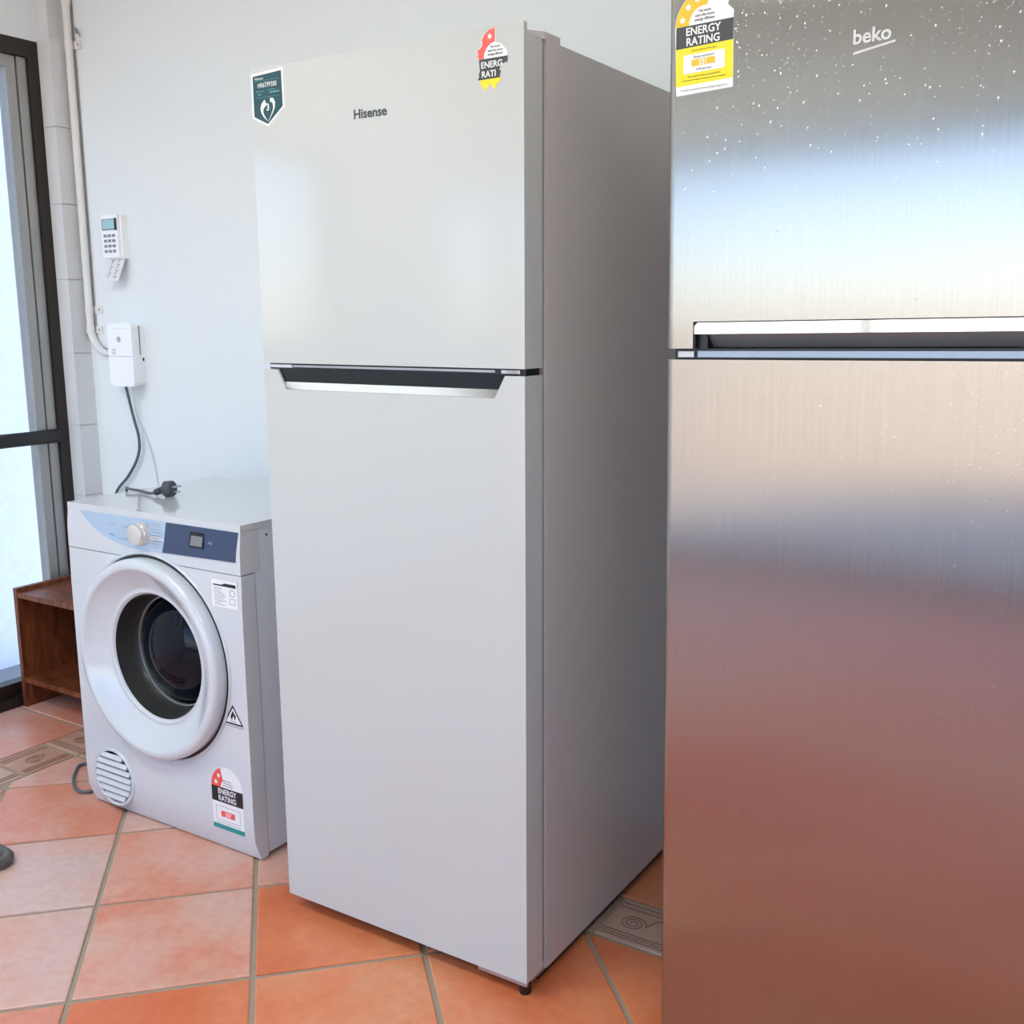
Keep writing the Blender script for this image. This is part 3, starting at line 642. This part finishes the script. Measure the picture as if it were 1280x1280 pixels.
# ------------------------------------------------------------ small things
# power lead with plug lying on the dryer
pl = tag(empty('power_plug', (-.636, .274, .7985)), 'grey three-pin power plug and lead lying on top of the dryer', 'plug')
pd = Vector((.93, .35, .06)).normalized()
bm = bmesh.new(); c0 = Vector((0, 0, .0205)); add_tube(bm, [c0-pd*.013, c0-pd*.011, c0+pd*.009, c0+pd*.012], [.015, .020, .0205, .018], 24); finish('plug_body', bm, 'plug', pl, smooth=40)
side = pd.cross(Vector((0, 0, 1))).normalized(); upv = side.cross(pd)
for a, b in ((side*.0072, upv*.005), (side*-.0072, upv*.005), (side*0, upv*-.0085)):
    bm = bmesh.new(); q = c0+a+b; add_tube(bm, [q+pd*.011, q+pd*.030], .0022, 6); finish('pin', bm, 'silver', pl)
bm = bmesh.new(); add_tube(bm, spline([c0-pd*.012, c0-pd*.025+Vector((0,0,-.004)), c0-pd*.042+Vector((0,0,-.009))], 6), [.0095, .0075]*6+[.0065], 12); finish('strain_relief', bm, 'plug', pl, smooth=40)
tube('lead', spline([c0-pd*.040+Vector((0,0,-.0085)), (-.065, -.012, .0055), (-.11, .0, .006), (-.145, -.008, .009), (-.162, -.004, .010), (-.173, .004, -.008), (-.176, .01, -.035), (-.172, .016, -.058), (-.160, .02, -.066)], 8), .0036, 'cordgrey', pl)
# lead loop on the floor by the dryer
tag(tube('lead_loop', spline([(-.82, .30, .005), (-.93, .285, .006), (-1.015, .225, .005), (-.985, .175, .005), (-.925, .128, .005), (-.868, .108, .005), (-.84, .135, .005), (-.815, .22, .005)], 10), .0042, 'cordgrey'), 'grey cable looped on the floor tiles left of the dryer', 'cable')

# connection box on the wall
rb = tag(empty('connection_box', (-1.331, YB, 1.133)), 'white rounded utility connection box on the wall above the dryer', 'utility box')

def rrect(x0, x1, z0, z1, r, n=6):
    return arc(x1-r, z1-r, r, 0, PI/2, n) + arc(x0+r, z1-r, r, PI/2, PI, n) + arc(x0+r, z0+r, r, PI, 1.5*PI, n) + arc(x1-r, z0+r, r, 1.5*PI, 2*PI, n)
fc = prism('front_cover', rrect(-.059, .058, -.100, .100, .017), 'y', -.052, -.031, 'plastic', rb, bevel=.002)
prism('rear_housing', rrect(-.053, .054, -.097, .098, .013), 'y', -.0312, 0, 'plastic', rb, bevel=.002)
boxes('side_slot', [(.0535, .0545, -.021, -.017, .0, .09)], 'gasket', rb)
box('port', (.0535, .0548, -.012, -.006, -.020, -.010), 'black', rb)
lathe('emblem', [(.009, 0), (.009, .0003), (.0065, .0003), (.0065, 0)], (-.004, -.0522, .048), 'key', fc, 10)
prism('emblem', star(-.004, .048, .0062, 8), 'y', -.0525, -.0521, 'key', fc)
for k in range(5): box('indicator', (-.034+k*.015, -.030+k*.015, -.0524, -.0519, .082, .0832), 'key', fc)
boxes('cover_print', [(-.042, -.022, -.0523, -.0519, .016-.005*k, .0175-.005*k) for k in range(4)], 'inkgrey', fc)
box('cover_joint', (-.0585, .0575, -.0522, -.0519, -.0055, -.0045), 'inkgrey', fc)
tag(tube('grey_cable', spline([(-1.335, .700, 1.045), (-1.334, .704, 1.02), (-1.326, .715, .937), (-1.312, .72, .865), (-1.326, .722, .805), (-1.38, .722, .738), (-1.448, .724, .681), (-1.49, .731, .60), (-1.50, .7345, .45), (-1.50, .7345, .30)], 8), .0045, 'cordgrey'), 'dark grey cable hanging from the white connection box', 'cable')
tag(tube('white_cable', spline([(-1.305, .704, 1.045), (-1.316, .712, 1.0), (-1.322, .724, .94), (-1.312, .733, .90), (-1.27, .735, .80), (-1.25, .736, .66), (-1.25, .736, .50)], 8), .0022, 'cordwhite'), 'thin white cable hanging from the connection box beside the grey one', 'cable')

# alarm keypad
kp = tag(empty('keypad', (-1.368, YB, 1.498)), 'small white alarm keypad with open flap on the wall', 'keypad')
box('back_plate', (-.026, .046, -.022, 0, -.066, .066), 'plastic', kp, bevel=.003)
kf = box('face', (-.038, .040, -.033, -.020, -.064, .066), 'plastic', kp, bevel=.003)
box('lcd_frame', (-.034, .038, -.0340, -.0328, .020, .054), 'key', kf)
box('lcd_screen', (-.030, .027, -.0345, -.0338, .024, .051), 'lcd', kf)
box('lcd_end', (.028, .0385, -.0345, -.0338, .019, .055), 'black', kf)
for r in range(4):
    for c in range(3):
        x, z = -.020+c*.020, .003-r*.0158
        box('key', (x-.0068, x+.0068, -.0345, -.0328, z-.0042, z+.0042), 'key', kf, bevel=.0008)
fl = empty('flap', (0, -.024, -.066)); fl.parent = kp; fl.rotation_euler = (math.radians(-22), 0, 0)
bpy.data.objects.remove(fl)
bm = bmesh.new()
A = [(-.024, -.016, -.064), (.046, -.016, -.064), (.040, -.044, -.136), (-.028, -.044, -.136)]
va = [bm.verts.new(p) for p in A]; vb = [bm.verts.new((p[0], p[1]+.0025, p[2])) for p in A]
bm.faces.new(va); bm.faces.new(vb[::-1])
for i in range(4): bm.faces.new([va[i], vb[i], vb[(i+1) % 4], va[(i+1) % 4]])
fl = finish('flap', bm, 'paper', kp)
for r in range(9):
    for c in range(2):
        t = .12+r*.09; z = -.064-.072*t; y = -.016-.028*t; x = -.012+c*.030-.005*t
        bm = bmesh.new()
        q = [(x, y-.0006, z+.0012), (x+.013-.004*((r+c) % 3), y-.0006, z+.0012), (x+.013-.004*((r+c) % 3), y-.0016, z-.0012), (x, y-.0016, z-.0012)]
        vs = [bm.verts.new(p) for p in q]; v2 = [bm.verts.new((p[0], p[1]+.0008, p[2])) for p in q]
        bm.faces.new(vs); bm.faces.new(v2[::-1])
        for i in range(4): bm.faces.new([vs[i], v2[i], v2[(i+1) % 4], vs[(i+1) % 4]])
        finish('flap_print', bm, 'inkgrey', fl)

# conduit in the corner
XC, YC = -1.522, .7265
cd = tag(empty('conduit', (XC, YC, 1.1)), 'slim white round conduit running down the wall corner into the connection box', 'conduit')
tube('pipe', [(0, 0, 1.648), (0, 0, .12)] + [(.085*(1-math.cos(a)), 0, .12-.085*math.sin(a)) for a in [k*PI/2/8 for k in range(1, 9)]] + [(.135, 0, .035)], .0125, 'pvc', cd, 16)
for z, w2 in ((.985, .045), (.175, .052), (.11, .044)):
    s = boxes('saddle', [(-.012, w2, .008, .0132, z-.012, z+.012)], 'pvc', cd, bevel=.0015)
    tube('saddle_ring', [(0, 0, z-.012), (0, 0, z+.012)], .0142, 'pvc', s, 16)
    b2 = bmesh.new(); add_tube(b2, [(w2-.012, .0085, z), (w2-.012, .0065, z)], .004, 10); finish('screw', b2, 'alu', s)
tube('coupling', [(0, 0, 1.10), (0, 0, 1.21)], .0148, 'pvc', cd, 16)
tube('thin_wire', spline([(.013, .009, 1.6), (.0145, .009, .9), (.0145, .009, .2), (.020, .004, .07), (.06, .0, .052), (.12, -.004, .042)], 6), .0018, 'gasket', cd, 6)
tag(tube('wall_hook', spline([(-1.495, .739, 2.118), (-1.490, .728, 2.13), (-1.475, .722, 2.128), (-1.463, .722, 2.112), (-1.460, .723, 2.102)], 6), .0028, 'alu'), 'small curved wire hook on the wall beside the conduit', 'hook')

# wooden shelf unit
sh = tag(empty('wooden_shelf', (-1.592, .415, 0)), 'low stained wooden shelf unit between the glass door and the dryer', 'shelf')
SW, SD = .55, .298
box('side_panel', (0, .017, 0, SD, 0, .398), 'wood', sh, bevel=.0015)
box('side_panel', (SW-.017, SW, 0, SD, 0, .398), 'wood', sh, bevel=.0015)
box('top_board', (.017, SW-.017, .002, SD-.008, .368, .385), 'wood', sh, bevel=.0015)
box('bottom_board', (.017, SW-.017, .002, SD-.008, .084, .101), 'wood', sh, bevel=.0015)
box('back_panel', (.017, SW-.017, SD-.008, SD, .084, .368), 'wood', sh)
# bent tube at the left edge of the picture
tag(tube('tube_frame', spline([(-1.25, -.30, .013), (-.95, -.285, .013), (-.76, -.275, .013), (-.700, -.262, .013), (-.680, -.236, .013), (-.692, -.208, .013), (-.74, -.198, .013), (-.95, -.195, .013), (-1.25, -.19, .013)], 8), .0125, 'tube', n=14), 'dark grey bent metal tube foot at the left edge of the floor', 'tube')
